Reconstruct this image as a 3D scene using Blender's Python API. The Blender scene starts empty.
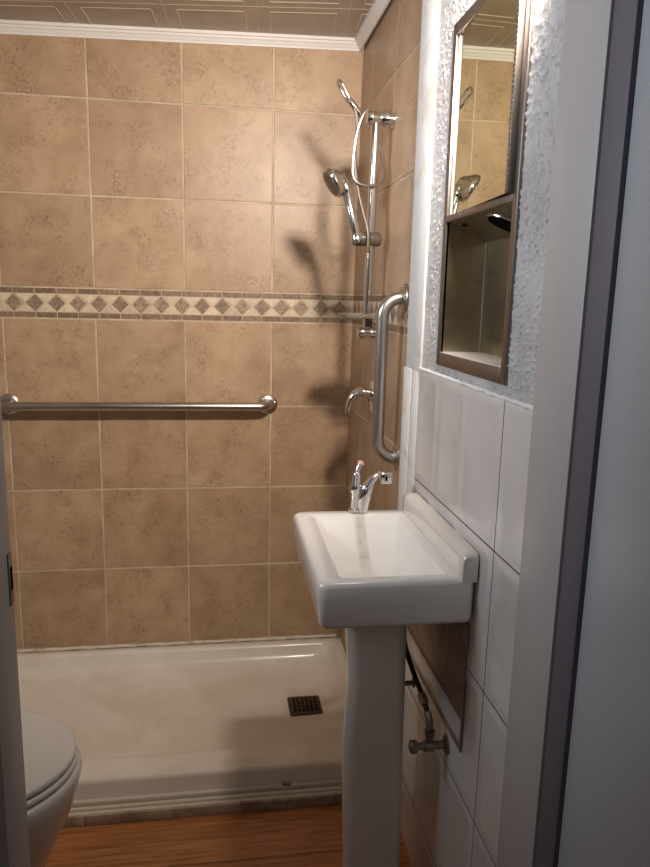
import bpy, bmesh, math, random
from mathutils import Vector, Matrix
from mathutils import noise as mnoise
random.seed(7)
scn = bpy.context.scene
C = scn.collection
PI = math.pi

# ---------------------------------------------------------------- camera, world, lights, exposure
F_PX = 700.2
yaw, pitch, roll = 0.1544, -0.19, 0.0241
def cam_axes(yaw, pitch, roll):
    f = Vector((math.sin(yaw)*math.cos(pitch), math.cos(yaw)*math.cos(pitch), math.sin(pitch)))
    r = Vector((math.cos(yaw), -math.sin(yaw), 0)); u = r.cross(f)
    c, s = math.cos(roll), math.sin(roll)
    return c*r + s*u, -s*r + c*u, f
r_, u_, f_ = cam_axes(yaw, pitch, roll)
cam = bpy.data.objects.new('camera', bpy.data.cameras.new('camera'))
C.objects.link(cam)
cam.matrix_world = Matrix(((r_.x, u_.x, -f_.x, -0.4877), (r_.y, u_.y, -f_.y, -2.5497), (r_.z, u_.z, -f_.z, 1.418), (0, 0, 0, 1)))
cam.data.sensor_fit = 'HORIZONTAL'; cam.data.sensor_width = 36
cam.data.lens = F_PX/650*36
cam.data.clip_start = 0.02
scn.camera = cam

scn.view_settings.view_transform = 'Standard'
scn.view_settings.look = 'None'
scn.view_settings.exposure = 0.12
scn.view_settings.gamma = 1
scn.view_settings.use_curve_mapping = False

world = bpy.data.worlds.new('world'); scn.world = world
world.use_nodes = True
bg = world.node_tree.nodes['Background']
bg.inputs[0].default_value = (1.0, 0.90, 0.80, 1); bg.inputs[1].default_value = 0.04

def aim(o, target):
    d = Vector(target) - o.location
    o.rotation_euler = d.to_track_quat('-Z', 'Y').to_euler()
def light(name, kind, loc, energy, color, **kw):
    l = bpy.data.lights.new(name, kind); l.energy = energy; l.color = color
    for k, v in kw.items(): setattr(l, k, v)
    o = bpy.data.objects.new(name, l); C.objects.link(o); o.location = loc
    return o
# warm room lamp above the doorway
k1 = light('room_lamp', 'SPOT', (-0.09, -1.60, 2.05), 122, (1.0, 0.885, 0.785), shadow_soft_size=0.06, spot_size=math.radians(124), spot_blend=1.0)
aim(k1, (-0.92, 0.0, 1.40))
# cool light added out of view at left to brighten the right wall
k2 = light('side_fill', 'AREA', (-1.50, -1.20, 1.90), 6, (0.80, 0.89, 1.0), shape='RECTANGLE', size=0.45, size_y=0.40, spread=math.radians(105))
aim(k2, (0.0, -1.25, 1.85))
# daylight of the hallway behind the photographer
k3 = light('hall_window', 'AREA', (-1.0, -3.3, 2.2), 1.8, (0.96, 0.93, 0.94), shape='RECTANGLE', size=0.9, size_y=0.8)
aim(k3, (0.0, -1.5, 1.9))

# ---------------------------------------------------------------- materials
def new_mat(name):
    m = bpy.data.materials.new(name); m.use_nodes = True
    return m, m.node_tree.nodes, m.node_tree.links, m.node_tree.nodes['Principled BSDF']
def srgb(r, g, b):
    def f(c):
        c /= 255
        return c/12.92 if c <= .04045 else ((c+.055)/1.055)**2.4
    return (f(r), f(g), f(b), 1)
def coords(N, L):
    t = N.new('ShaderNodeTexCoord'); return t.outputs['Object']
def ramp(N, stops):
    r = N.new('ShaderNodeValToRGB'); e = r.color_ramp.elements
    while len(e) < len(stops): e.new(0.5)
    for el, (p, c) in zip(e, stops): el.position = p; el.color = c
    return r
def noise_tex(N, L, vec, scale, detail=4, rough=.6, distort=0, w=None):
    n = N.new('ShaderNodeTexNoise'); n.inputs['Scale'].default_value = scale
    n.inputs['Detail'].default_value = detail; n.inputs['Roughness'].default_value = rough
    n.inputs['Distortion'].default_value = distort
    if w is not None:
        n.noise_dimensions = '4D'; L.new(w, n.inputs['W'])
    L.new(vec, n.inputs['Vector']); return n.outputs['Fac']
def mix(N, L, fac, a, b, mode='MIX'):
    m = N.new('ShaderNodeMix'); m.data_type = 'RGBA'; m.blend_type = mode
    for s, v in ((m.inputs[0], fac), (m.inputs[6], a), (m.inputs[7], b)):
        if isinstance(v, (int, float)): s.default_value = v
        elif isinstance(v, tuple): s.default_value = v
        else: L.new(v, s)
    return m.outputs[2]
def bump(N, L, B, h, strength, dist=.001):
    b = N.new('ShaderNodeBump'); b.inputs['Strength'].default_value = strength
    b.inputs['Distance'].default_value = dist
    L.new(h, b.inputs['Height']); L.new(b.outputs[0], B.inputs['Normal'])

def simple(name, col, rough=.5, metal=0., spec=.5, var=.06, scale=12, bumps=0., coat=0., bscale=60, stops=(.35, .7)):
    m, N, L, B = new_mat(name)
    v = coords(N, L)
    n = noise_tex(N, L, v, scale, 5)
    r = ramp(N, [(stops[0], (1-var, 1-var, 1-var, 1)), (stops[1], (1, 1, 1, 1))]); L.new(n, r.inputs[0])
    L.new(mix(N, L, 1.0, col, r.outputs[0], 'MULTIPLY'), B.inputs['Base Color'])
    B.inputs['Roughness'].default_value = rough; B.inputs['Metallic'].default_value = metal
    B.inputs['Specular IOR Level'].default_value = spec
    B.inputs['Coat Weight'].default_value = coat; B.inputs['Coat Roughness'].default_value = .08
    if bumps:
        bump(N, L, B, noise_tex(N, L, v, bscale, 4), bumps)
    return m

def tile_mat():
    m, N, L, B = new_mat('beige_stone_tile')
    v = coords(N, L)
    at = N.new('ShaderNodeAttribute'); at.attribute_name = 'tile_id'; w = at.outputs['Fac']
    n1 = noise_tex(N, L, v, 7, 5, .62, .4, w)
    base = ramp(N, [(.3, srgb(166, 136, 108)), (.5, srgb(181, 152, 122)), (.72, srgb(194, 166, 137))]); L.new(n1, base.inputs[0])
    # brown cloudy patches made of fine crumbs
    n2 = noise_tex(N, L, v, 11, 3, .5, .8, w)
    r2 = ramp(N, [(.42, (0, 0, 0, 1)), (.66, (1, 1, 1, 1))]); L.new(n2, r2.inputs[0])
    n3 = noise_tex(N, L, v, 100, 6, .8, .8, w)
    r3 = ramp(N, [(.47, (0, 0, 0, 1)), (.62, (1, 1, 1, 1))]); L.new(n3, r3.inputs[0])
    mm = N.new('ShaderNodeMath'); mm.operation = 'MULTIPLY'; L.new(r2.outputs[0], mm.inputs[0]); L.new(r3.outputs[0], mm.inputs[1])
    m2 = N.new('ShaderNodeMath'); m2.operation = 'MULTIPLY'; L.new(mm.outputs[0], m2.inputs[0]); m2.inputs[1].default_value = .9
    c1 = mix(N, L, m2.outputs[0], base.outputs[0], srgb(128, 93, 68))
    # dark pits
    n4 = noise_tex(N, L, v, 60, 2, .5, 0, w)
    r4 = ramp(N, [(.70, (0, 0, 0, 1)), (.76, (.7, .7, .7, 1))]); L.new(n4, r4.inputs[0])
    c2 = mix(N, L, r4.outputs[0], c1, srgb(96, 66, 50))
    # a little tone difference from tile to tile
    wn = N.new('ShaderNodeTexWhiteNoise'); wn.noise_dimensions = '1D'; L.new(w, wn.inputs['W'])
    mr = N.new('ShaderNodeMapRange'); mr.inputs[3].default_value = .90; mr.inputs[4].default_value = 1.06
    L.new(wn.outputs['Value'], mr.inputs[0])
    c3 = mix(N, L, 1.0, c2, mr.outputs[0], 'MULTIPLY')
    L.new(c3, B.inputs['Base Color'])
    B.inputs['Roughness'].default_value = .42
    bump(N, L, B, n3, .25, .0006)
    return m

def grout_mat():
    m = simple('tile_grout', srgb(212, 193, 168), .85, var=.3, scale=9, bumps=.4, bscale=200, stops=(.38, .62)); return m

def border_mat(name, a, b):
    m, N, L, B = new_mat(name)
    v = coords(N, L)
    at = N.new('ShaderNodeAttribute'); at.attribute_name = 'tile_id'; w = at.outputs['Fac']
    n = noise_tex(N, L, v, 90, 5, .7, 0, w)
    r = ramp(N, [(.36, a), (.66, b)]); L.new(n, r.inputs[0])
    wn = N.new('ShaderNodeTexWhiteNoise'); wn.noise_dimensions = '1D'; L.new(w, wn.inputs['W'])
    mr = N.new('ShaderNodeMapRange'); mr.inputs[3].default_value = .80; mr.inputs[4].default_value = 1.12
    L.new(wn.outputs['Value'], mr.inputs[0])
    L.new(mix(N, L, 1.0, r.outputs[0], mr.outputs[0], 'MULTIPLY'), B.inputs['Base Color'])
    B.inputs['Roughness'].default_value = .5
    bump(N, L, B, n, .3, .0006)
    return m

def wood_floor_mat():
    m, N, L, B = new_mat('orange_oak_laminate')
    v = coords(N, L)
    at = N.new('ShaderNodeAttribute'); at.attribute_name = 'tile_id'; w = at.outputs['Fac']
    mp = N.new('ShaderNodeMapping'); mp.inputs['Scale'].default_value = (2.2, 26, 26); L.new(v, mp.inputs[0])
    n = noise_tex(N, L, mp.outputs[0], 1.5, 6, .6, 1.5, w)
    wv = N.new('ShaderNodeTexWave'); wv.inputs['Scale'].default_value = .55; wv.inputs['Distortion'].default_value = 9
    wv.inputs['Detail'].default_value = 3; wv.bands_direction = 'Y'; L.new(mp.outputs[0], wv.inputs['Vector'])
    r = ramp(N, [(.3, srgb(140, 88, 50)), (.5, srgb(176, 116, 68)), (.7, srgb(196, 138, 88))]); L.new(n, r.inputs[0])
    r2 = ramp(N, [(.0, (.78, .74, .70, 1)), (.35, (1, 1, 1, 1))]); L.new(wv.outputs['Fac'], r2.inputs[0])
    c = mix(N, L, .7, r.outputs[0], r2.outputs[0], 'MULTIPLY')
    L.new(c, B.inputs['Base Color'])
    B.inputs['Roughness'].default_value = .36
    bump(N, L, B, n, .1, .0005)
    return m

def steel_mat(name, col, rough, brush=True, noise_scale=4):
    m, N, L, B = new_mat(name)
    v = coords(N, L)
    n = noise_tex(N, L, v, noise_scale, 5)
    mr = N.new('ShaderNodeMapRange'); mr.inputs[3].default_value = rough*.75; mr.inputs[4].default_value = rough*1.35
    L.new(n, mr.inputs[0]); L.new(mr.outputs[0], B.inputs['Roughness'])
    r = ramp(N, [(.3, tuple(c*.86 for c in col[:3])+(1,)), (.7, col)]); L.new(n, r.inputs[0])
    L.new(r.outputs[0], B.inputs['Base Color'])
    B.inputs['Metallic'].default_value = 1
    return m

def stained_white(name, col, stain, rough, lo, hi, scale=7, bumps=.1, coat=0):
    m, N, L, B = new_mat(name)
    v = coords(N, L)
    n = noise_tex(N, L, v, scale, 7, .65, .6)
    r = ramp(N, [(lo, stain), (hi, col)]); L.new(n, r.inputs[0])
    L.new(r.outputs[0], B.inputs['Base Color'])
    B.inputs['Roughness'].default_value = rough
    B.inputs['Coat Weight'].default_value = coat; B.inputs['Coat Roughness'].default_value = .1
    bump(N, L, B, noise_tex(N, L, v, 90, 4), bumps, .001)
    return m

def stucco_mat():
    m, N, L, B = new_mat('white_stucco_paint')
    v = coords(N, L)
    n = noise_tex(N, L, v, 150, 6, .75, .5)
    n2 = noise_tex(N, L, v, 5, 3)
    r = ramp(N, [(.25, srgb(196, 190, 186)), (.6, srgb(226, 222, 220))]); L.new(n2, r.inputs[0])
    L.new(r.outputs[0], B.inputs['Base Color']); B.inputs['Roughness'].default_value = .42
    bump(N, L, B, n, 1.0, .006)
    return m

def ceiling_mat():
    m, N, L, B = new_mat('embossed_ceiling_panel')
    v = coords(N, L)
    n = noise_tex(N, L, v, 14, 5)
    r = ramp(N, [(.3, srgb(158, 142, 126)), (.7, srgb(178, 161, 144))]); L.new(n, r.inputs[0])
    L.new(r.outputs[0], B.inputs['Base Color']); B.inputs['Roughness'].default_value = .4
    bump(N, L, B, noise_tex(N, L, v, 70, 3), .2, .001)
    return m

M = {}
M['tile'] = tile_mat(); M['grout'] = grout_mat()
M['diamond'] = border_mat('brown_marble_diamond', srgb(116, 94, 78), srgb(182, 158, 134))
M['strip'] = border_mat('brown_marble_strip', srgb(110, 88, 68), srgb(160, 134, 108))
M['cream'] = border_mat('cream_marble', srgb(198, 178, 152), srgb(224, 206, 182))
M['floor'] = wood_floor_mat()
M['steel'] = steel_mat('brushed_steel', (.52, .49, .45, 1), .30)
M['chrome'] = steel_mat('polished_chrome', (.80, .79, .78, 1), .09)
M['smoky'] = simple('smoky_plastic', srgb(92, 82, 72), .25, spec=.6, var=.2)
M['frame'] = steel_mat('bronze_frame_metal', (.27, .235, .21, 1), .38)
M['niche'] = steel_mat('niche_steel', (.52, .46, .34, 1), .27, noise_scale=9)
M['mirror'] = steel_mat('aged_mirror', (.80, .84, .64, 1), .012)
M['porcelain'] = simple('white_porcelain', srgb(232, 226, 218), .14, var=.04, scale=5, coat=.5)
M['porcelain'].node_tree.nodes['Principled BSDF'].inputs['Roughness'].default_value = .14
def basin_mat():     # porcelain with a darker streak running down below the tap
    m, N, L, B = new_mat('streaked_porcelain'); v = coords(N, L)
    sp = N.new('ShaderNodeSeparateXYZ'); L.new(v, sp.inputs[0])
    def band(out, c, w, soft):
        a = N.new('ShaderNodeMath'); a.operation = 'SUBTRACT'; L.new(out, a.inputs[0]); a.inputs[1].default_value = c
        b = N.new('ShaderNodeMath'); b.operation = 'ABSOLUTE'; L.new(a.outputs[0], b.inputs[0])
        r = N.new('ShaderNodeMapRange'); r.interpolation_type = 'SMOOTHSTEP'
        r.inputs[1].default_value = w; r.inputs[2].default_value = w+soft; r.inputs[3].default_value = 1; r.inputs[4].default_value = 0
        L.new(b.outputs[0], r.inputs[0]); return r.outputs[0]
    k = N.new('ShaderNodeMath'); k.operation = 'MULTIPLY'
    L.new(band(sp.outputs[0], -.150, .005, .014), k.inputs[0]); L.new(band(sp.outputs[1], -.975, .05, .06), k.inputs[1])
    n = noise_tex(N, L, v, 45, 3); k2 = N.new('ShaderNodeMath'); k2.operation = 'MULTIPLY'; L.new(k.outputs[0], k2.inputs[0]); L.new(n, k2.inputs[1])
    L.new(mix(N, L, k2.outputs[0], srgb(240, 237, 232), srgb(176, 162, 138)), B.inputs['Base Color'])
    B.inputs['Roughness'].default_value = .14; B.inputs['Coat Weight'].default_value = .5; B.inputs['Coat Roughness'].default_value = .08
    return m
M['basin'] = basin_mat()
M['pan'] = stained_white('cream_acrylic', srgb(234, 227, 216), srgb(216, 206, 190), .28, .3, .6, 3.5, .03, .2)
M['pan_lip'] = M['pan']
M['toilet'] = simple('toilet_ceramic', srgb(205, 203, 200), .2, var=.04, scale=5, coat=.4)
M['lid'] = simple('toilet_plastic', srgb(212, 211, 208), .32, var=.03, scale=5)
M['trimw'] = stained_white('white_trim_paint', srgb(228, 226, 222), srgb(196, 184, 168), .6, .28, .45, 6, .12)
M['crown'] = simple('white_crown_paint', srgb(232, 228, 222), .45, var=.05)
M['board'] = stained_white('glossy_white_tileboard', srgb(214, 209, 206), srgb(196, 188, 181), .27, .3, .55, 3, .10, .3)
M['stucco'] = stucco_mat()
M['ceiling'] = ceiling_mat()
M['bead'] = simple('ceiling_bead_paint', srgb(192, 178, 162), .5)
M['jamb'] = simple('grey_door_frame_paint', srgb(178, 173, 171), .45, var=.08, scale=3, bumps=.12, bscale=40)
M['door'] = simple('pale_grey_door_paint', srgb(164, 168, 174), .38, var=.06, scale=2, bumps=.06, bscale=30)
M['hall'] = simple('hall_wall_paint', srgb(150, 145, 140), .8)
M['track'] = stained_white('stained_threshold', srgb(212, 203, 186), srgb(140, 124, 102), .5, .24, .40, 16, .3)
M['trackw'] = stained_white('worn_threshold_wood', srgb(182, 166, 146), srgb(130, 112, 94), .6, .35, .6, 14, .3)
M['rust'] = stained_white('rusty_drain', srgb(112, 84, 66), srgb(52, 30, 20), .6, .4, .62, 80, .8)
M['dark'] = simple('dark_hole', srgb(8, 7, 6), .95, spec=.05)
M['seam'] = simple('pale_seam', srgb(150, 146, 120), .5)
M['hose'] = simple('black_rubber_hose', srgb(26, 24, 24), .45)
M['braid'] = steel_mat('corroded_metal', (.34, .30, .27, 1), .42, noise_scale=60)
M['brass'] = steel_mat('tarnished_brass', (.42, .33, .20, 1), .4, noise_scale=50)
M['patch'] = stained_white('stained_shaded_board', srgb(176, 158, 144), srgb(122, 98, 82), .5, .35, .65, 5, .15)  # brown stain, darkened further to carry the shade under the sink
M['pink'] = simple('pink_cap', srgb(222, 176, 166), .4)
M['shelfw'] = simple('white_shelf', srgb(214, 208, 198), .4)
M['caulk'] = stained_white('dirty_caulk', srgb(222, 212, 194), srgb(160, 134, 106), .6, .30, .46, 22, .3)

# ---------------------------------------------------------------- mesh helpers
def obj(name, bm, mat, parent=None, smooth=True, angle=35):
    me = bpy.data.meshes.new(name)
    bmesh.ops.recalc_face_normals(bm, faces=bm.faces[:])
    bm.to_mesh(me); bm.free()
    o = bpy.data.objects.new(name, me); C.objects.link(o)
    for m in (mat if isinstance(mat, (list, tuple)) else [mat]): me.materials.append(m)
    if smooth:
        me.shade_smooth()
        me.set_sharp_from_angle(angle=math.radians(angle))
    if parent: o.parent = parent; o.matrix_parent_inverse = parent.matrix_world.inverted()
    return o
def thing(name, label, cat, loc, group=None):
    o = bpy.data.objects.new(name, None); C.objects.link(o)
    o.empty_display_size = .05
    o.location = loc; o['label'] = label; o['category'] = cat
    if group: o['group'] = group
    bpy.context.view_layer.update()
    return o
def tag(o, label, cat, group=None):
    o['label'] = label; o['category'] = cat
    if group: o['group'] = group
    return o
def struct(o, label=None):
    o['kind'] = 'structure'
    if label: o['label'] = label
    return o
def add_box(bm, a, b, bev=0., seg=2, mi=0):
    lo = [min(p, q) for p, q in zip(a, b)]; hi = [max(p, q) for p, q in zip(a, b)]
    vs = [bm.verts.new((x, y, z)) for x in (lo[0], hi[0]) for y in (lo[1], hi[1]) for z in (lo[2], hi[2])]
    idx = [(0, 1, 3, 2), (4, 6, 7, 5), (0, 4, 5, 1), (2, 3, 7, 6), (0, 2, 6, 4), (1, 5, 7, 3)]
    fs = [bm.faces.new([vs[i] for i in f]) for f in idx]
    for f in fs: f.material_index = mi
    if bev > 0:
        es = list({e for f in fs for e in f.edges})
        bmesh.ops.bevel(bm, geom=es, offset=bev, segments=seg, profile=.5, affect='EDGES')
def box(a, b, bev=0., seg=2):
    bm = bmesh.new(); add_box(bm, a, b, bev, seg); return bm
def add_loft(bm, rings, cap0=True, cap1=True, mi=0):
    R = [[bm.verts.new(p) for p in ring] for ring in rings]
    n = len(R[0])
    for a, b in zip(R, R[1:]):
        for i in range(n):
            j = (i+1) % n
            f = bm.faces.new((a[i], a[j], b[j], b[i])); f.material_index = mi
    if cap0: bm.faces.new(list(reversed(R[0]))).material_index = mi
    if cap1: bm.faces.new(R[-1]).material_index = mi
def smooth_path(pts, n=8):
    P = [Vector(p) for p in pts]
    out = []
    for i in range(len(P)-1):
        p0 = P[i-1] if i > 0 else P[i]*2-P[i+1]
        p1, p2 = P[i], P[i+1]
        p3 = P[i+2] if i+2 < len(P) else P[i+1]*2-P[i]
        for k in range(n):
            t = k/n
            out.append(.5*((2*p1)+(p2-p0)*t+(2*p0-5*p1+4*p2-p3)*t*t+(3*p1-p0-3*p2+p3)*t**3))
    out.append(P[-1]); return out
def add_tube(bm, path, rad, seg=14, closed=False, mi=0, cap=True):
    P = [Vector(p) for p in path]; n = len(P)
    rads = rad if isinstance(rad, (list, tuple)) else [rad]*n
    t0 = (P[1]-P[0]).normalized()
    up = Vector((0, 0, 1)) if abs(t0.z) < .9 else Vector((1, 0, 0))
    nrm = t0.cross(up).normalized()
    rings = []
    for i, p in enumerate(P):
        if closed: t = (P[(i+1) % n]-P[i-1]).normalized()
        else: t = (P[min(i+1, n-1)]-P[max(i-1, 0)]).normalized()
        nrm = (nrm - t*nrm.dot(t)).normalized()
        b = t.cross(nrm)
        rings.append([p+(nrm*math.cos(a)+b*math.sin(a))*rads[i] for a in (2*PI*k/seg for k in range(seg))])
    if closed: rings.append(rings[0])
    add_loft(bm, rings, cap and not closed, cap and not closed, mi)
    if closed: bmesh.ops.remove_doubles(bm, verts=bm.verts[:], dist=1e-6)
def tube(path, rad, seg=14, closed=False):
    bm = bmesh.new(); add_tube(bm, path, rad, seg, closed); return bm
def add_lathe(bm, prof, origin, axis, seg=24, cap0=True, cap1=True, mi=0):
    ax = Vector(axis).normalized(); o = Vector(origin)
    up = Vector((0, 0, 1)) if abs(ax.z) < .9 else Vector((1, 0, 0))
    u = ax.cross(up).normalized(); w = ax.cross(u)
    rings = [[o+ax*h+(u*math.cos(a)+w*math.sin(a))*max(r, 1e-5) for a in (2*PI*k/seg for k in range(seg))] for r, h in prof]
    add_loft(bm, rings, cap0, cap1, mi)
def lathe(prof, origin, axis, seg=24):
    bm = bmesh.new(); add_lathe(bm, prof, origin, axis, seg); return bm
def fillet_path(pts, rad, n=8):
    P = [Vector(p) for p in pts]; out = [P[0]]
    for a, b, c in zip(P, P[1:], P[2:]):
        d1 = (a-b).normalized(); d2 = (c-b).normalized()
        s, e = b+d1*rad, b+d2*rad
        cen = b+(d1+d2)*rad
        for k in range(n+1):
            t = k/n*PI/2
            out.append(cen-d2*rad*math.cos(t)-d1*rad*math.sin(t))
    out.append(P[-1]); return out
def rrect(x0, x1, y0, y1, r, z, n=6):
    pts = []
    for cx, cy, a0 in ((x1-r, y1-r, 0), (x0+r, y1-r, 90), (x0+r, y0+r, 180), (x1-r, y0+r, 270)):
        for k in range(n+1):
            a = math.radians(a0+90*k/n); pts.append((cx+r*math.cos(a), cy+r*math.sin(a), z))
    return pts

# ---------------------------------------------------------------- tiled shower walls (grout bed + bevelled tiles, one mesh per wall)
T = .305; G = .0028
Z0, BAND = 1.33, .1045
ZT = 2.262
tile_counter = [0]
def tiled_wall(name, mapf, u0, u1, ujoints, dia0, thick=.006):
    """mapf(u, v, d) -> world point; u along the wall, v height, d out of the wall."""
    bm = bmesh.new(); lay = bm.faces.layers.float.new('tile_id')
    def poly(pts, mi, d=thick, bev=.0016):
        tile_counter[0] += 1
        tid = random.uniform(0, 60)
        cx = sum(p[0] for p in pts)/len(pts); cy = sum(p[1] for p in pts)/len(pts)
        s = bev
        def inset(p):
            dx, dy = cx-p[0], cy-p[1]; l = math.hypot(dx, dy); return (p[0]+dx/l*s*1.3, p[1]+dy/l*s*1.3)
        base = [bm.verts.new(mapf(p[0], p[1], 0)) for p in pts]
        low = [bm.verts.new(mapf(p[0], p[1], d-s*.7)) for p in pts]
        top = [bm.verts.new(mapf(*inset(p), d)) for p in pts]
        n = len(pts)
        fs = [bm.faces.new(top)]
        for a, b in ((base, low), (low, top)):
            for i in range(n): fs.append(bm.faces.new((a[i], a[(i+1) % n], b[(i+1) % n], b[i])))
        for f in fs: f.material_index = mi; f[lay] = tid
    def rect(a, b, c, d, mi, g=G):
        a += g; b -= g; c += g; d -= g
        if b-a > .006 and d-c > .004: poly([(a, c), (b, c), (b, d), (a, d)], mi)
    # grout bed
    q = [bm.verts.new(mapf(u, v, thick-.0016)) for u, v in ((u0, .06), (u1, .06), (u1, ZT+.03), (u0, ZT+.03))]
    bm.faces.new(q).material_index = 0
    q = [bm.verts.new(mapf(u, v, -.04)) for u, v in ((u0, .06), (u1, .06), (u1, ZT+.03), (u0, ZT+.03))]
    bm.faces.new(q).material_index = 0
    cols = sorted({u0, u1, *[j for j in ujoints if u0 < j < u1]})
    rows_low = [Z0-4*T, Z0-3*T, Z0-2*T, Z0-T, Z0]
    rows_up = [Z0+BAND, Z0+BAND+T, Z0+BAND+2*T, ZT]
    for rows in (rows_low, rows_up):
        for a, b in zip(rows, rows[1:]):
            for c, d in zip(cols, cols[1:]): rect(c, d, a, b, 1)
    # border
    s = .0215; P = .0702
    k0 = int(math.floor((u0-dia0)/P))-1; k1 = int(math.ceil((u1-dia0)/P))+1
    def clip(a, b): return max(a, u0), min(b, u1)
    for k in range(k0, k1+1):
        c = dia0+k*P
        a, b = clip(c, c+P)
        if b-a > .012:
            rect(a, b, Z0+.0015, Z0+s, 3, .0013); rect(a, b, Z0+BAND-s, Z0+BAND-.0015, 3, .0013)
        zl, zh = Z0+s+.001, Z0+BAND-s-.001; zm = (zl+zh)/2; hw = .0275
        if c-hw > u0 and c+hw < u1:
            poly([(c-hw, zm), (c, zl+.001), (c+hw, zm), (c, zh-.001)], 2, bev=.001)
        e = P-.006
        if c > u0 and c+P < u1:   # cream triangles above and below, between neighbouring diamonds
            g = .0042
            poly([(c+g, zh), (c+P/2, zm+.0015), (c+P-g, zh)][::-1] if False else [(c+P-g, zh), (c+g, zh), (c+P/2, zm+.0022)], 4, bev=.0007)
            poly([(c+g, zl), (c+P-g, zl), (c+P/2, zm-.0022)], 4, bev=.0007)
    o = obj(name, bm, [M['grout'], M['tile'], M['diamond'], M['strip'], M['cream']], smooth=False)
    return struct(o)
tiled_wall('wall_back', lambda u, v, d: (u, -d+.006, v), -1.53, 0.012, [-.295-.305*k for k in range(5)], -1.172)
tiled_wall('wall_right', lambda u, v, d: (-d+.006+(v-1.33)*.0115, u, v), -.80, 0.0, [-.19, -.4945], -.035)

# ---------------------------------------------------------------- room shell
XL, YF, XD0, XD1 = -1.53, -1.615, -.76, -.03
bm = bmesh.new(); lay = bm.faces.layers.float.new('tile_id')
ys = [-3.6, -3.02, -2.833, -2.646, -2.459, -2.272, -2.085, -1.898, -1.711, -1.524, -1.337, -1.172, -.982, -.77]
rnd = random.Random(3)
for a, b in zip(ys, ys[1:]):
    x = -1.62-(rnd.random()*.9 if b < -1.2 else 0)
    while x < .9:
        x2 = x+1.9
        x0c, x1c = max(x, -1.6), min(x2, .9)
        if x1c-x0c > .05:
            n0 = len(bm.faces)
            add_box(bm, (x0c+.0008, a+.0009, -.02), (x1c-.0008, b-.0009, 0), .0012, 1)
            bm.faces.ensure_lookup_table(); t = rnd.random()*40
            for f in bm.faces[n0:]: f[lay] = t
        x = x2
add_box(bm, (-1.6, -3.6, -.05), (.9, 0.04, -.003), mi=1)
struct(obj('floor', bm, [M['floor'], M['dark']], smooth=False))

struct(obj('wall_left', box((XL-.05, -1.75, 0), (XL, .04, 2.32)), M['hall'], smooth=False))
bm = bmesh.new()      # wall with the doorway
add_box(bm, (XL, YF-.11, 0), (XD0-.02, YF, 2.32)); add_box(bm, (XD1+.02, YF-.11, 0), (.9, YF-.002, 2.32)); add_box(bm, (XD0-.02, YF-.11, 2.05), (XD1+.02, YF, 2.32))
struct(obj('wall_front', bm, M['hall'], smooth=False))

# sloping ceiling with embossed panels
def zc(x): return 2.283+.027*x
bm = bmesh.new()
v = [bm.verts.new(p) for p in ((-1.58, -1.73, zc(-1.58)), (.02, -1.73, zc(.02)), (.02, .04, zc(.02)), (-1.58, .04, zc(-1.58)))]
bm.faces.new(v)
v2 = [bm.verts.new((q.co.x, q.co.y, q.co.z+.04)) for q in v]; bm.faces.new(v2)
for i in range(4): bm.faces.new((v[i], v[(i+1) % 4], v2[(i+1) % 4], v2[i]))
ca, sa = math.cos(math.radians(-4.5)), math.sin(math.radians(-4.5))
def cpt(u, w, dz):
    dz = dz*.6 if dz < 0 else dz     # panel frame: u along rows, w across
    x = -.93+u*ca-w*sa; y = -.195+u*sa+w*ca
    return (x, y, zc(x)+dz)
def ribbon(p, q, wd, h, mi=1):
    (u0, w0), (u1, w1) = p, q
    if math.hypot(u1-u0, w1-w0) > .05:
        for k in range(8):
            f0, f1 = k/8, (k+1)/8
            ribbon((u0+(u1-u0)*f0, w0+(w1-w0)*f0), (u0+(u1-u0)*f1, w0+(w1-w0)*f1), wd, h, mi)
        return
    l = math.hypot(u1-u0, w1-w0); nx, ny = -(w1-w0)/l*wd/2, (u1-u0)/l*wd/2
    A = [cpt(u0+nx, w0+ny, .001), cpt(u0, w0, -h), cpt(u0-nx, w0-ny, .001)]
    B = [cpt(u1+nx, w1+ny, .001), cpt(u1, w1, -h), cpt(u1-nx, w1-ny, .001)]
    if any(t[0] > .015 or t[0] < -1.55 or t[1] > .03 or t[1] < -1.72 for t in A+B): return
    a = [bm.verts.new(t) for t in A]; b = [bm.verts.new(t) for t in B]
    for i in (0, 1): bm.faces.new((a[i], a[i+1], b[i+1], b[i])).material_index = mi
PX = .283
for i in range(-3, 5):
    for j in range(-7, 2):
        u, w = i*PX, j*PX
        ribbon((u, w), (u+PX, w), .006, .0018); ribbon((u, w), (u, w+PX), .006, .0018)
        e = .038
        c4 = [(u+e, w+e), (u+PX-e, w+e), (u+PX-e, w+PX-e), (u+e, w+PX-e)]
        for k in range(4): ribbon(c4[k], c4[(k+1) % 4], .009, .003)
struct(obj('ceiling', bm, [M['ceiling'], M['bead']], smooth=False))

# crown moulding
def crown(name, path, inward):
    prof = [(0, 0), (.005, 0), (.007, .005), (.010, .008), (.015, .015), (.019, .018), (.021, .023), (.026, .025), (.026, .038), (0, .038)]
    bm = bmesh.new()
    rings = []
    for p, inw in zip(path, inward):
        p = Vector(p); inw = Vector(inw)
        rings.append([p+inw*a+Vector((0, 0, b-.034)) for a, b in prof])
    add_loft(bm, rings)
    return struct(obj(name, bm, M['crown'], smooth=False))
crown('trim_1', [(XL, 0, zc(XL)), (0, 0, zc(0))], [(0, -1, 0), (0, -1, 0)])
crown('trim_2', [(0, 0, zc(0)), (0, -.80, zc(0))], [(-1, 0, 0), (-1, 0, 0)])

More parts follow.
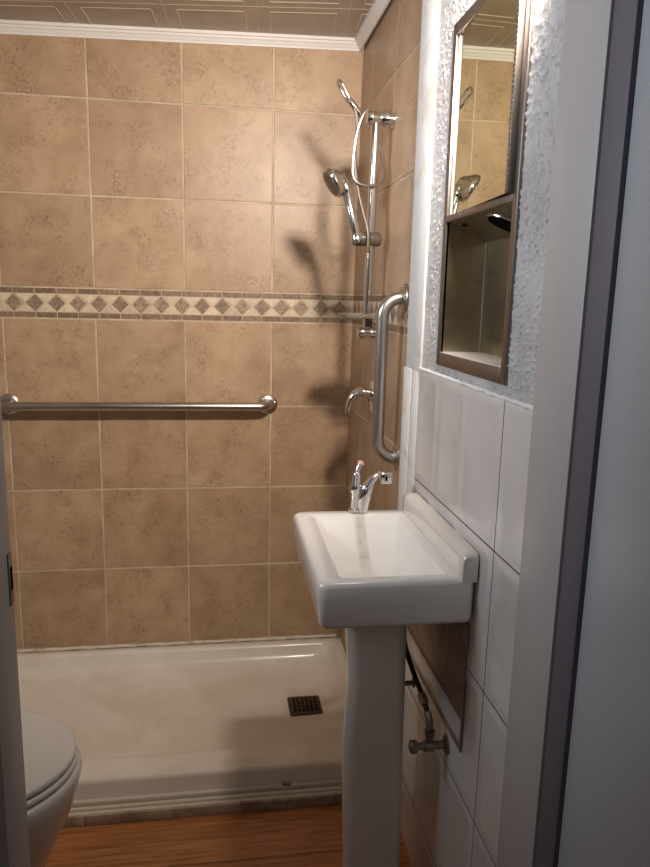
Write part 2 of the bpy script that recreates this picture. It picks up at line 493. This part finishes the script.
# white vertical trims between the shower and the room wall
bm = bmesh.new()
add_box(bm, (-.0055, -.915, 1.25), (.05, -.785, zc(0)), .002, 2)
struct(obj('trim_3', bm, M['trimw']), 'wide white vertical trim board beside shower tiles')
bm = bmesh.new()
add_box(bm, (-.0075, -.846, 0), (.05, -.772, 1.25), .003, 2); add_box(bm, (-.006, -.908, 0), (.05, -.849, 1.25), .003, 2)
struct(obj('trim_4', bm, M['trimw']), 'two narrow white trim strips below the wide trim')

# stucco wall with the cabinet opening
CY0, CY1, CZ0, CZ1 = -1.412, -1.050, 1.292, 1.965     # rough opening
def grid_wall(name, y0, y1, z0, z1, step, hole, depthf, mat, x0=0.0):
    bm = bmesh.new()
    ny, nz = int((y1-y0)/step), int((z1-z0)/step)
    V = {}
    def vert(i, j):
        if (i, j) not in V:
            y = y0+(y1-y0)*i/ny; z = z0+(z1-z0)*j/nz
            V[i, j] = bm.verts.new((x0-depthf(y, z), y, z))
        return V[i, j]
    for i in range(ny):
        for j in range(nz):
            yc = y0+(y1-y0)*(i+.5)/ny; zcn = z0+(z1-z0)*(j+.5)/nz
            if hole and hole[0] < yc < hole[1] and hole[2] < zcn < hole[3]: continue
            bm.faces.new((vert(i, j), vert(i+1, j), vert(i+1, j+1), vert(i, j+1)))
    return obj(name, bm, mat)
def stucco_h(y, z):
    k = max(0., min(1., (-.93-y)/.10))                # smoother next to the trim, rougher towards the door
    k = .35+.65*k
    a = mnoise.noise(Vector((y*120, z*120, 1.7)))
    b = mnoise.noise(Vector((y*240, z*240, 4.1)))
    h = max(0., a-.05)*.0050+max(0., b)*.0034
    return k*h*1.15
struct(grid_wall('wall_stucco', -1.612, -.905, 1.255, 2.30, .0028, (CY0+.004, CY1-.004, CZ0+.004, CZ1-.004), stucco_h, M['stucco']))

# white tileboard wainscot: embossed rectangular panels and dark joints
def tileboard():
    colj = [-.887-.18*k for k in range(0, 5)]          # column lines; a real joint at -1.43
    rowt = [1.262, .985, .710, .435, .160, -.115]
    ycoords, zcoords = set(), set()
    panels = []
    for a, b in zip(colj, colj[1:]):
        y1, y0 = a-.018, b+.018
        for t, u in zip(rowt, rowt[1:]):
            z1, z0 = t-.015, u+.014
            panels.append((y0, y1, z0, z1))
            ycoords |= {y0, y0+.003, y0+.016, y1-.016, y1-.003, y1}; zcoords |= {z0, z0+.003, z0+.016, z1-.016, z1-.003, z1}
    for j in colj: ycoords |= {j-.0035, j-.0016, j+.0016, j+.0035}
    for j in rowt[1:]: zcoords |= {j-.0035, j-.0016, j+.0016, j+.0035}
    Y = sorted(y for y in ycoords | {-1.612, -.905} if -1.613 < y < -.904)
    Z = sorted(z for z in zcoords | {0.0, 1.256, 1.262} if -.001 < z < 1.2625)
    Yd = []; 
    def dep(y, z):
        d = 0.
        for y0, y1, z0, z1 in panels:
            m = min(y-y0, y1-y, z-z0, z1-z)
            if m > 0: d = -min(1., max(0., m/.016))*.0026 if m < .0161 else -.0026
            if 0 < m < .0035: d = .0006
        for j in rowt[1:]:
            if abs(z-j) < .0036: d = min(d, -(.0030 if abs(z-j) < .0015 else .0))
        if abs(y-colj[3]) < .0015: d = min(d, -.0030)
        if z > 1.2560: d = -.006 if z > 1.261 else 0
        return d+.004
    bm = bmesh.new(); V = [[bm.verts.new((-dep(y, z), y, z)) for z in Z] for y in Y]
    for i in range(len(Y)-1):
        for j in range(len(Z)-1):
            f = bm.faces.new((V[i][j], V[i+1][j], V[i+1][j+1], V[i][j+1]))
            yc, zcc = (Y[i]+Y[i+1])/2, (Z[j]+Z[j+1])/2
            if any(abs(zcc-r) < .0017 for r in rowt[1:]) or abs(yc-colj[3]) < .0017: f.material_index = 1
    o = obj('wall_wainscot', bm, [M['board'], M['joint']], angle=60)
    return struct(o)
M['joint'] = simple('dark_board_joint', srgb(92, 80, 76), .7, var=.5, scale=40)
tileboard()
# uneven caulk bead on top of the tileboard
bm = bmesh.new()
pth = [(-.004, -.91-.0175*k, 1.2585+.0022*mnoise.noise(Vector((k*.9, 0, 0)))) for k in range(41)]
add_tube(bm, pth, [.004+.0016*mnoise.noise(Vector((k*1.7, 3, 0))) for k in range(41)], 8)
struct(obj('trim_5', bm, M['trimw']), 'rough white caulk bead on top edge of the white tileboard')
struct(obj('wall_hall', box((.10, -1.612, 0), (.14, .04, 2.32)), M['hall'], smooth=False), 'outer shell of the right wall')

# ---------------------------------------------------------------- door frame and door
M['gap_shade'] = simple('painted_gap_shade', srgb(96, 90, 100), .6)  # shade of the gap beside the door, painted as a dark colour
def jamb(name, x, sgn, yfar, label):
    bm = bmesh.new()
    add_box(bm, (x, YF-.093, 0), (x+sgn*.020, yfar, 2.05), .0015, 2)
    add_box(bm, (x+sgn*.004, YF+.004, 0), (x+sgn*.060, yfar+.004, 2.10), .003, 2)     # casing on the bathroom side
    return struct(obj(name, bm, M['jamb']), label)
j1 = jamb('trim_6', XD1, 1, YF+.026, 'grey white door frame on the right of the doorway')
j2 = jamb('trim_7', XD0, -1, YF-.002, 'pale door frame with a strike plate at left edge')
struct(obj('trim_9', box((XD1+.003, YF-.145, 0), (.04, YF-.094, 2.05), .002), M['gap_shade']), 'dark strip with painted gap shade between door frame and door')
bm = bmesh.new(); add_box(bm, (XD0-.02, YF-.11, 2.03), (XD1+.02, YF+.016, 2.05), .002)
struct(obj('trim_8', bm, M['jamb']), 'head piece of the door frame')
bm = bmesh.new()
add_box(bm, (XD0-.001, YF-.020, 1.010), (XD0+.002, YF-.006, 1.082), .0006)
add_box(bm, (XD0+.0015, YF-.017, 1.030), (XD0+.0026, YF-.009, 1.062), mi=1)
sp = obj('strike_plate', bm, [M['braid'], M['dark']], j2)
dr = struct(obj('door_1', box((-.022, -2.46, .012), (.013, YF-.147, 2.02), .003, 2), M['door']), 'pale grey bluish door leaf opened towards the hallway')

# ---------------------------------------------------------------- shower pan
def ring_pan(x0, x1, y0, y1, r, z): return rrect(x0, x1, y0, y1, r, z, 8)
PY = -.762
t = thing('shower_pan', 'wide cream white acrylic shower pan below the beige tile walls', 'shower pan', (-.76, -.4, 0))
bm = bmesh.new()
O = lambda i, z, r=.02: ring_pan(-1.52+i, -.002-i, PY+i, -.002-i, max(r-i*.3, .006), z)
I = lambda l, rr, f, b, z, r: ring_pan(-1.52+l, -.002-rr, PY+f, -.002-b, r, z)
rings = [O(0, 0), O(0, .085), O(.003, .094), O(.010, .099),
         I(.045, .034, .080, .036, .103, .04), I(.052, .041, .090, .043, .101, .05), I(.058, .050, .100, .050, .090, .055), I(.064, .062, .108, .058, .062, .06), I(.085, .085, .125, .078, .043, .07),
         I(.11, .11, .15, .10, .037, .08), I(.30, .25, .30, .25, .033, .10)]
add_loft(bm, rings)
obj('pan_body', bm, M['pan'], t, angle=80)
bm = bmesh.new()
add_box(bm, (-.252, -.425, .031), (-.140, -.315, .0405), .004, 2)
dg = obj('drain_grate', bm, M['rust'], t)
bm = bmesh.new()
for i in range(6):
    for j in range(6):
        add_lathe(bm, [(.0045, 0), (.0045, .0012)], (-.232+i*.0145, -.406+j*.0145, .0402), (0, 0, 1), 8)
obj('drain_hole', bm, M['dark'], dg)['kind'] = 'stuff'
# caulk line where the pan meets the tiles
bm = bmesh.new()
pts = [(-1.5+.03*k, -.006, .104+.003*mnoise.noise(Vector((k*.8, 1, 2)))) for k in range(50)]
add_tube(bm, pts, [.006+.003*mnoise.noise(Vector((k*1.1, 7, 2))) for k in range(50)], 8)
obj('caulk_line', bm, M['caulk'], t)

t = thing('shower_threshold', 'stained ribbed threshold strip on floor along the shower pan front', 'threshold', (-.76, -.79, 0))
bm = bmesh.new()
add_box(bm, (-1.52, -.806, 0), (-.004, -.7635, .026), .002, 1)
add_box(bm, (-1.52, -.777, .024), (-.004, -.7635, .044), .0025, 2)
add_box(bm, (-1.52, -.791, .024), (-.004, -.7800, .034), .002, 1)
obj('ribbed_track', bm, M['track'], t)
bm = bmesh.new()
add_box(bm, (-1.52, -.816, 0), (-.85, -.8065, .031), .002, 2); add_box(bm, (-.848, -.8162, 0), (-.004, -.8065, .031), .002, 2)
obj('front_strip', bm, M['trackw'], t)
obj('track_clip', box((-.31, -.7765, .0435), (-.285, -.768, .051), .001), M['trackw'], t)

# ---------------------------------------------------------------- toilet (faces right, tank against the left wall)
TY = -1.09
t = thing('toilet', 'white toilet with closed lid beside the left door frame', 'toilet', (-1.2, TY, 0))
def egg(x_tip, af, ab, b, z, flat=0., n=40, cy=TY):
    cx = x_tip-af; pts = []
    for k in range(n):
        a = 2*PI*k/n; c, s = math.cos(a), math.sin(a)
        if c >= 0: x = cx+af*c; y = cy+b*s
        else:
            e = .62
            x = cx-ab*abs(c)**e; y = cy+b*math.copysign(abs(s)**(.8), s)
        pts.append((x, y, z))
    return pts
bm = bmesh.new()
add_loft(bm, [egg(-.915, .17, .20, .110, 0), egg(-.910, .17, .20, .114, .02), egg(-.905, .17, .19, .112, .07), egg(-.880, .18, .18, .122, .14), egg(-.850, .20, .18, .145, .21),
              egg(-.818, .218, .20, .170, .28), egg(-.803, .227, .24, .186, .335), egg(-.795, .231, .26, .192, .366), egg(-.797, .229, .26, .190, .377), egg(-.800, .22, .25, .182, .381)])
obj('bowl', bm, M['toilet'], t, angle=60)
def slab(x_tip, af, ab, b, z0, z1, e=.005):
    bm = bmesh.new()
    add_loft(bm, [egg(x_tip-e, af-e, ab-e, b-e, z0), egg(x_tip, af, ab, b, z0+e*.7), egg(x_tip, af, ab, b, z1-e), egg(x_tip-e*.5, af-e*.5, ab-e*.5, b-e*.5, z1-e*.3), egg(x_tip-e*1.8, af-e*1.8, ab-e*1.8, b-e*1.8, z1)])
    return bm
obj('seat', slab(-.803, .224, .20, .184, .3835, .4005), M['lid'], t, angle=60)
obj('lid', slab(-.805, .222, .20, .182, .4018, .422, .006), M['lid'], t, angle=60)
for s in (-1, 1): obj('hinge', lathe([(.012, 0), (.012, .04)], (-1.235, TY+s*.07-.02, .405), (0, 1, 0), 12), M['lid'], t)
bm = bmesh.new(); add_loft(bm, [rrect(-1.49, -1.31, TY-.20, TY+.20, .03, .385), rrect(-1.50, -1.30, TY-.22, TY+.22, .03, .74)])
tk = obj('tank', bm, M['toilet'], t)
obj('neck', box((-1.42, TY-.11, .02), (-1.10, TY+.11, .385), .02, 3), M['toilet'], t)
bm = bmesh.new(); add_loft(bm, [rrect(-1.51, -1.285, TY-.23, TY+.23, .03, .742), rrect(-1.51, -1.285, TY-.23, TY+.23, .03, .765), rrect(-1.505, -1.29, TY-.225, TY+.225, .03, .773)])
obj('tank_lid', bm, M['toilet'], t)
obj('flush_handle', tube([(-1.31, TY-.15, .69), (-1.285, TY-.15, .69), (-1.278, TY-.10, .685)], .006, 10), M['chrome'], t)

# ---------------------------------------------------------------- pedestal sink on the right wall
SX0, SY0, SY1, ZR = -.308, -1.358, -.907, .905
t = thing('pedestal_sink', 'white rectangular pedestal sink against the white tileboard wall', 'sink', (-.155, -1.13, 0))
bm = bmesh.new()
def SR(l, r, n, f, z, rad): return rrect(SX0+l, -.0045-r, SY0+n, SY1-f, rad, z, 8)
rings = [SR(.085, .05, .14, .08, .765, .04), SR(.060, .03, .11, .05, .803, .04), SR(.022, .004, .022, .016, .809, .02), SR(.010, .0, .006, .006, .813, .018), SR(.005, .0, .001, .003, .823, .017), SR(.001, .0, .0, .0, .870, .018), SR(.0, .0, .0, .0, .893, .018),
         SR(.003, .0, .003, .003, .901, .021), SR(.009, .004, .009, .009, .905, .018),
         SR(.043, .044, .026, .040, .9045, .012), SR(.047, .047, .030, .044, .902, .013), SR(.052, .050, .035, .052, .893, .015), SR(.070, .058, .054, .095, .845, .025), SR(.082, .066, .066, .135, .812, .03), SR(.098, .078, .084, .165, .797, .035), SR(.12, .10, .12, .19, .792, .03)]
add_loft(bm, rings)
obj('basin', bm, M['basin'], t, angle=70)
bm = bmesh.new()      # raised ledge along the wall
prof = [(-.0045, .898), (-.037, .898), (-.037, .932), (-.034, .945), (-.027, .953), (-.012, .955), (-.0045, .955)]
rr = []
for y, s in ((SY0-.002, .0), (SY0+.004, .006), (SY0+.02, .008), (SY1-.038, .008), (SY1-.022, .006), (SY1-.018, .0)):
    rr.append([(x*(1 if s else .9), y, min(z, .947+s)) for x, z in prof])
add_loft(bm, rr)
obj('backsplash', bm, M['porcelain'], t, angle=50)
bm = bmesh.new(); add_lathe(bm, [(.020, 0), (.020, .003), (.014, .0045), (.006, .004)], (-.165, -1.19, .7925), (0, 0, 1), 20)
obj('drain_fitting', bm, M['chrome'], t)
bm = bmesh.new()
prof = [(.0, -.014), (.03, -.014), (.055, .0), (.15, .009), (.30, .003), (.425, -.002), (.54, .001), (.62, .006), (.70, .0), (.76, -.006), (.79, -.008)]
rings = []
for z, il in prof:
    w = .012 if z < .05 else 0
    ring = rrect(-.224+il, -.088+.012*(1-z/.8)+w*.4, -1.215-w, -1.045, .030, z, 8)
    rings.append([(x+(max(0., y+1.20)*.36*max(0., min(1., (-.10-x)/.10))), y, zz) for x, y, zz in ring])   # narrows towards the wall
add_loft(bm, rings)
obj('pedestal', bm, M['porcelain'], t, angle=60)

t = thing('faucet', 'small chrome lever faucet standing at far edge of the sink', 'faucet', (-.15, -.925, .906))
bm = bmesh.new(); add_lathe(bm, [(.015, 0), (.015, .006), (.0115, .010), (.011, .045), (.0155, .052), (.0155, .066), (.0105, .074), (.0095, .094), (.006, .099)], (-.158, -.926, .9062), (0.03, 0, 1), 18)
obj('faucet_body', bm, M['chrome'], t)
obj('lever', tube(smooth_path([(-.155, -.926, .998), (-.151, -.922, 1.012), (-.144, -.918, 1.026)]), .0065, 12), M['chrome'], t)
obj('lever_cap', lathe([(.004, 0), (.0085, .002), (.0085, .008), (.003, .011)], (-.146, -.919, 1.022), (.5, .2, .8), 14), M['pink'], t)
bm = bmesh.new()
path = smooth_path([(-.138, -.929, .908), (-.137, -.931, .935), (-.131, -.932, .960), (-.118, -.929, .984), (-.098, -.925, 1.000), (-.084, -.925, .998)], 6)
n = len(path)
add_tube(bm, path, [(.013+.004*math.sin(PI*min(1, i/(n*.55))))*(1 if i < n*.45 else max(.42, 1-(i/n-.45)*1.5)) for i in range(n)], 16)
obj('spout', bm, M['chrome'], t)
bm = bmesh.new(); add_box(bm, (-.096, -.936, .976), (-.066, -.912, 1.005), .005, 3)
kn = obj('handle_knob', bm, M['chrome'], t)
obj('knob_mark', box((-.085, -.9375, .985), (-.080, -.9355, .997), .0004), M['dark'], kn)

# ---------------------------------------------------------------- under the sink
t = thing('wall_access_panel', 'stained flat patch board on the wall under the sink, with painted shade', 'panel', (0, -1.13, .52))
obj('board', box((-.0065, -1.335, .520), (-.0035, -.915, .795), .001), M['patch'], t)
obj('ledge_strip', box((-.011, -1.335, .545), (-.0066, -.915, .592), .002), M['board'], t)
t = thing('stop_valve', 'corroded chrome shutoff valve on the wall below the sink', 'valve', (0, -1.25, .48))
bm = bmesh.new(); add_lathe(bm, [(.022, 0), (.022, .002), (.014, .006), (.0085, .007), (.0085, .028), (.012, .029), (.012, .050), (.008, .052), (.008, .066)], (-.0045, -1.25, .48), (-1, 0, 0), 16)
add_lathe(bm, [(.008, 0), (.008, .02), (.011, .021), (.011, .035)], (-.043, -1.25, .483), (0, 0, 1), 6)
obj('valve_body', bm, M['braid'], t)
bm = bmesh.new(); add_lathe(bm, [(.006, 0), (.012, .001), (.015, .006), (.015, .014), (.010, .018)], (-.068, -1.25, .48), (-1, 0, 0), 10)
obj('valve_handle', bm, M['braid'], t)
t = thing('supply_hose', 'black rubber water hose curving down behind the pedestal to the valve', 'hose', (-.043, -1.25, .52))
hp = smooth_path([(-.043, -1.25, .518), (-.0445, -1.238, .545), (-.052, -1.205, .578), (-.060, -1.165, .606), (-.066, -1.115, .640), (-.066, -1.085, .685), (-.066, -1.075, .735)], 6)
obj('hose_line', tube(hp, .0058, 12), M['hose'], t)
obj('braided_end', tube(hp[:8], .0078, 10), M['braid'], t)
obj('brass_coupling', lathe([(.008, 0), (.0105, .002), (.0105, .022), (.008, .024)], hp[9], hp[13]-hp[9], 6), M['brass'], t)
obj('brass_bolt', lathe([(.011, 0), (.011, .004), (.006, .005), (.006, .035)], (-.050, -1.145, .567), (-1, 0, 0), 8), M['brass'], bpy.data.objects['pedestal_sink'])

# ---------------------------------------------------------------- recessed medicine cabinet
t = thing('medicine_cabinet', 'recessed bronze framed medicine cabinet with mirror above an open steel niche', 'cabinet', (0, -1.22, 1.285))
FY0, FY1, FZ0, FZ1 = -1.424, -1.040, 1.280, 1.974
NY0, NY1, NZ0, NZ1 = -1.403, -1.060, 1.308, 1.583
bm = bmesh.new()
fx = -.0065
add_box(bm, (fx, FY0, FZ0), (.004, NY0, FZ1), .0025, 2)
add_box(bm, (fx, NY1, FZ0), (.004, FY1, FZ1), .0025, 2)
add_box(bm, (fx, NY0, FZ0), (.004, NY1, NZ0), .0025, 2)
add_box(bm, (fx, NY0, NZ1), (.004, NY1, NZ1+.014), .0015, 2)
add_box(bm, (fx, NY0, FZ1-.025), (.004, NY1, FZ1), .0025, 2)
obj('frame', bm, M['frame'], t)
MZ0, MZ1 = NZ1+.014, FZ1-.025
def prism(pts, z0, z1):      # pts: plan outline (x, y)
    bm = bmesh.new(); add_loft(bm, [[(x, y, z0) for x, y in pts], [(x, y, z1) for x, y in pts]]); return bm
# the sliding mirror sits a little askew in its frame: near edge further out than the far edge
md = obj('mirror_door', prism([(.0015, NY1), (-.0155, -1.3915), (-.0125, -1.3915), (.0045, NY1)], MZ0, MZ1), M['mirror'], t, smooth=False)
obj('bevelled_edge', prism([(.0002, NY1-.0005), (-.0006, NY1-.0075), (.0009, NY1-.0078), (.0016, NY1-.0005)], MZ0, MZ1), M['shelfw'], md, smooth=False)
bm = bmesh.new()
add_box(bm, (-.0165, -1.4025, MZ0), (-.004, -1.3925, MZ1), .001)
obj('side_rail', bm, M['frame'], md); bm = bmesh.new()
for k in range(42): add_box(bm, (-.0178, -1.4010, MZ0+.004+k*.0080), (-.0163, -1.3935, MZ0+.0075+k*.0080), .0004, 1)
obj('serrated_rail', bm, M['steel'], md)
# niche shell
D = .088
def ztop(x): return NZ1-.0005-.036*(x+.003)/D
bm = bmesh.new()
add_box(bm, (-.003, NY0-.002, NZ0-.002), (D, NY0, NZ1)); add_box(bm, (-.003, NY1, NZ0-.002), (D, NY1+.002, NZ1)); add_box(bm, (D-.002, NY0-.001, NZ0-.002), (D, NY1+.001, NZ1))
q = [bm.verts.new(p) for p in ((-.003, NY0, ztop(-.003)), (D, NY0, ztop(D)), (D, NY1, ztop(D)), (-.003, NY1, ztop(-.003)))]
bm.faces.new(q); q2 = [bm.verts.new(v.co+Vector((0, 0, .002))) for v in q]; bm.faces.new(q2)
for a in range(4): bm.faces.new((q[a], q[(a+1) % 4], q2[(a+1) % 4], q2[a]))
obj('niche_shell', bm, M['niche'], t, smooth=False)
obj('niche_seam', tube([(D-.0035, NY1-.0035, NZ0+.002), (D-.0035, NY1-.0035, ztop(D)-.001)], .0014, 6), M['seam'], t)
obj('niche_floor', box((-.003, NY0, NZ0-.006), (D-.002, NY1, NZ0+.002), .001), M['shelfw'], t)
nx = Vector((-.036/D, 0, -1)).normalized()
cc = Vector((.046, -1.262, ztop(.046)))
sk = obj('round_socket', lathe([(.0405, 0), (.040, .002), (.0385, .0025), (.0385, .0005)], cc, nx, 36), M['steel'], t)
obj('socket_opening', lathe([(.0385, .0006), (.038, .0030)], cc, nx, 36), M['dark'], sk)
cc2 = Vector((.018, -1.105, ztop(.018)-.0012))
obj('vent_slot', box(cc2-Vector((.003, .012, .0006)), cc2+Vector((.003, .012, .0006))), M['dark'], t)

# ---------------------------------------------------------------- grab bars
def flange(parent, c, ax, r=.036):
    fl = obj('flange', lathe([(r, 0), (r, .003), (r-.003, .006), (r*.72, .0085), (.021, .010), (.019, .014)], c, ax, 32), M['steel'], parent)
    a = Vector(ax).normalized(); up = Vector((0, 0, 1)); sd = a.cross(up)
    for ang in (45, 165, 285):
        q = Vector(c)+(up*math.cos(math.radians(ang))+sd*math.sin(math.radians(ang)))*r*.76+a*.0062
        obj('screw', lathe([(.0042, 0), (.004, .0022), (.002, .0032)], q, ax, 10), M['chrome'], fl)
t = thing('grab_bar', 'long horizontal brushed steel grab bar on the back tile wall', 'grab bar', (-.755, 0, 1.033), 'brushed steel grab bars in the shower')
p = fillet_path([(-1.206, -.002, 1.033), (-1.206, -.060, 1.033), (-.307, -.060, 1.033), (-.307, -.002, 1.033)], .034, 8)
obj('bar', tube(p, .0155, 20), M['steel'], t)
flange(t, (-1.206, 0, 1.033), (0, -1, 0)); flange(t, (-.307, 0, 1.033), (0, -1, 0))
t = thing('grab_bar', 'vertical brushed steel grab bar on the right tile wall near the white trim', 'grab bar', (0, -.72, 1.21), 'brushed steel grab bars in the shower')
p = fillet_path([(-.002, -.725, .995), (-.058, -.725, .995), (-.058, -.725, 1.425), (-.002, -.725, 1.425)], .050, 10)
obj('bar', tube(p, .0165, 20), M['steel'], t)
flange(t, (0, -.725, .995), (-1, 0, 0), .038); flange(t, (0, -.725, 1.425), (-1, 0, 0), .038)

# ---------------------------------------------------------------- shower rail, hand shower, hose
RX, RY = -.049, -.50
t = thing('shower_slide_rail', 'chrome vertical shower slide rail in the corner of the right tile wall', 'shower rail', (0, RY, 1.33))
obj('rail', tube([(RX-.004, RY, 1.325), (RX+.003, RY, 1.915)], .0115, 18), M['chrome'], t)
def bracket(z, r):
    bm = bmesh.new(); add_lathe(bm, [(r*1.25, 0), (r*1.25, .004), (r, .006), (r, .034), (r*.93, .036), (r*.93, .048), (r, .050), (r, .072), (r*.8, .078), (r*.3, .080)], ((z-1.33)*.0115, RY, z), (-1, 0, 0), 24)
    add_lathe(bm, [(.004, 0), (.004, .006)], (-.02, RY, z+r-.001), (0, 0, 1), 10); add_lathe(bm, [(.004, 0), (.004, .006)], (-.02, RY, z-r+.001), (0, 0, -1), 10)
    obj('bracket', bm, M['chrome'], t)
bracket(1.918, .0185); bracket(1.322, .0175)
bm = bmesh.new()
add_lathe(bm, [(.007, 0), (.019, .003), (.0205, .016), (.0205, .040), (.016, .043), (.016, .047), (.0205, .050), (.0205, .074), (.017, .082), (.008, .085)], (-.103, RY-.004, 1.590), (1, 0, 0), 24)
sl = obj('slider_clamp', bm, M['smoky'], t)
bm = bmesh.new()
HA = Vector((-.094, RY-.040, 1.575)); HB = Vector((-.127, RY-.030, 1.708)); hax = (HB-HA).normalized()
add_lathe(bm, [(.0128, 0), (.0168, 0), (.0168, .018), (.0155, .020), (.0128, .020), (.0128, 0)], HA+hax*.006, hax, 20, False, False)
obj('holder_ring', bm, M['chrome'], sl)
# oval clear soap dish around the rail
bm = bmesh.new()
def ell(a, b, z, cx=-.064, n=40): return [(cx+a*math.cos(2*PI*k/n), RY-.005+b*math.sin(2*PI*k/n), z) for k in range(n)]
add_loft(bm, [ell(.040, .030, 1.362), ell(.066, .048, 1.365), ell(.078, .056, 1.374), ell(.080, .058, 1.378), ell(.077, .055, 1.378), ell(.064, .046, 1.369), ell(.03, .02, 1.367)])
M['clear'] = simple('clear_soap_dish', srgb(214, 208, 196), .08, spec=.7, var=.03)
M['clear'].node_tree.nodes['Principled BSDF'].inputs['Transmission Weight'].default_value = .75
obj('soap_dish', bm, M['clear'], t)
obj('dish_collar', lathe([(.0135, 0), (.0135, .028), (.011, .030)], (RX, RY, 1.338), (0, 0, 1), 18), M['smoky'], t)

t = thing('hand_shower', 'round headed chrome hand shower resting in the slider of the rail', 'hand shower', (-.086, RY-.02, 1.58))
A, Bv = HA, HB
d = (Bv-A); n = 10
bm = bmesh.new(); add_tube(bm, [A+d*(i/n) for i in range(n+1)], [.0085, .0105, .0118, .0132, .0142, .0142, .0138, .0134, .013, .0135, .0145], 18)
hd = obj('handle', bm, M['chrome'], t)
axh = Vector((-.84, -.10, -.55)).normalized()
cen = Vector((-.164, RY-.028, 1.738))
bm = bmesh.new(); add_lathe(bm, [(.010, -.036), (.017, -.031), (.028, -.018), (.040, -.006), (.0435, .002), (.0435, .008), (.040, .012)], cen, axh, 32)
add_tube(bm, smooth_path([Bv-d*.05, Bv+Vector((-.002, 0, .012)), cen-axh*.022], 5), [.0125]*4+[.014]*4+[.015]*3, 16)
he = obj('shower_head', bm, M['chrome'], t)
obj('spray_face', lathe([(.0365, 0), (.0365, .0016), (.030, .003)], cen+axh*.0118, axh, 32), M['smoky'], he)
bm = bmesh.new()
upv = axh.cross(Vector((0, 1, 0))).normalized(); sdv = axh.cross(upv)
for rr_, cnt in ((.008, 6), (.017, 12), (.026, 18)):
    for k in range(cnt):
        a = 2*PI*k/cnt; add_lathe(bm, [(.0013, 0), (.001, .0016)], cen+axh*.0146+upv*rr_*math.cos(a)+sdv*rr_*math.sin(a), axh, 6)
obj('spray_nozzles', bm, M['dark'], he)['kind'] = 'stuff'

t = thing('shower_hose', 'thin metal shower hose looped around the top of the chrome rail', 'shower hose', (-.08, RY, 1.75))
hz = smooth_path([(-.074, RY-.028, 1.934), (-.088, RY-.031, 1.917), (-.102, RY-.031, 1.880), (-.110, RY-.031, 1.830), (-.1125, RY-.030, 1.785), (-.109, RY-.029, 1.752), (-.091, RY-.029, 1.736),
                  (-.061, RY-.027, 1.733), (-.033, RY-.022, 1.740), (-.016, RY-.010, 1.762), (-.014, RY+.006, 1.790), (-.022, RY+.020, 1.830), (-.034, RY+.027, 1.868), (-.040, RY+.030, 1.895)], 8)
obj('hose_loop', tube(hz, .0042, 10), M['hosem'] if 'hosem' in M else M['steel'], t)
h2 = smooth_path([(-.110, RY-.022, 1.935), (-.103, RY-.024, 1.895), (-.105, RY-.020, 1.84), (-.104, RY-.018, 1.785), (-.094, RY-.020, 1.72), (-.079, RY-.028, 1.66), (-.066, RY-.036, 1.612), (-.064, RY-.036, 1.575), (-.063, RY-.032, 1.548)], 8)
obj('hose_drop', tube(h2, .0046, 10), M['braid'], t)
obj('hose_end', tube(h2[-10:], .0062, 10), M['brass'], t)

t = thing('chrome_hook_loop', 'slim chrome loop wand pointing up left from the rail bracket', 'hook', (-.09, RY, 1.92))
o1 = Vector((-.086, RY-.006, 1.917)); o2 = Vector((-.123, RY-.008, 1.957))
bm = bmesh.new(); add_tube(bm, [o1, o1.lerp(o2, .3), o1.lerp(o2, .6), o2, o2+(o2-o1)*.12], [.0075, .0085, .0095, .0085, .007], 14)
obj('connector', bm, M['chrome'], t)
lp = smooth_path([(-.128, RY-.014, 1.950), (-.1385, RY-.016, 1.964), (-.150, RY-.017, 1.981), (-.1585, RY-.016, 1.996), (-.1575, RY-.014, 2.005), (-.1500, RY-.010, 2.004), (-.1410, RY-.008, 1.992), (-.1290, RY-.006, 1.972), (-.1140, RY-.006, 1.946)], 8)
obj('wire_loop', tube(lp, .0036, 10), M['chrome'], t)

# tub style lever valve on the right wall
VY = -.40
t = thing('shower_valve', 'chrome shower lever valve on the right wall behind the vertical bar', 'shower valve', (0, VY, 1.12))
obj('escutcheon', lathe([(.052, 0), (.052, .004), (.046, .010), (.025, .014)], (0, VY, 1.118), (-1, 0, 0), 32), M['chrome'], t)
obj('valve_stem', lathe([(.018, 0), (.018, .026), (.014, .030)], (-.010, VY, 1.128), (-1, 0, 0), 20), M['chrome'], t)
pth = smooth_path([(-.020, VY, 1.130), (-.040, VY, 1.131), (-.058, VY, 1.125), (-.072, VY, 1.108), (-.079, VY, 1.084), (-.080, VY, 1.066)], 6)
n = len(pth)
obj('curved_lever', tube(pth, [.0185-.0095*(i/(n-1)) for i in range(n)], 16), M['chrome'], t)
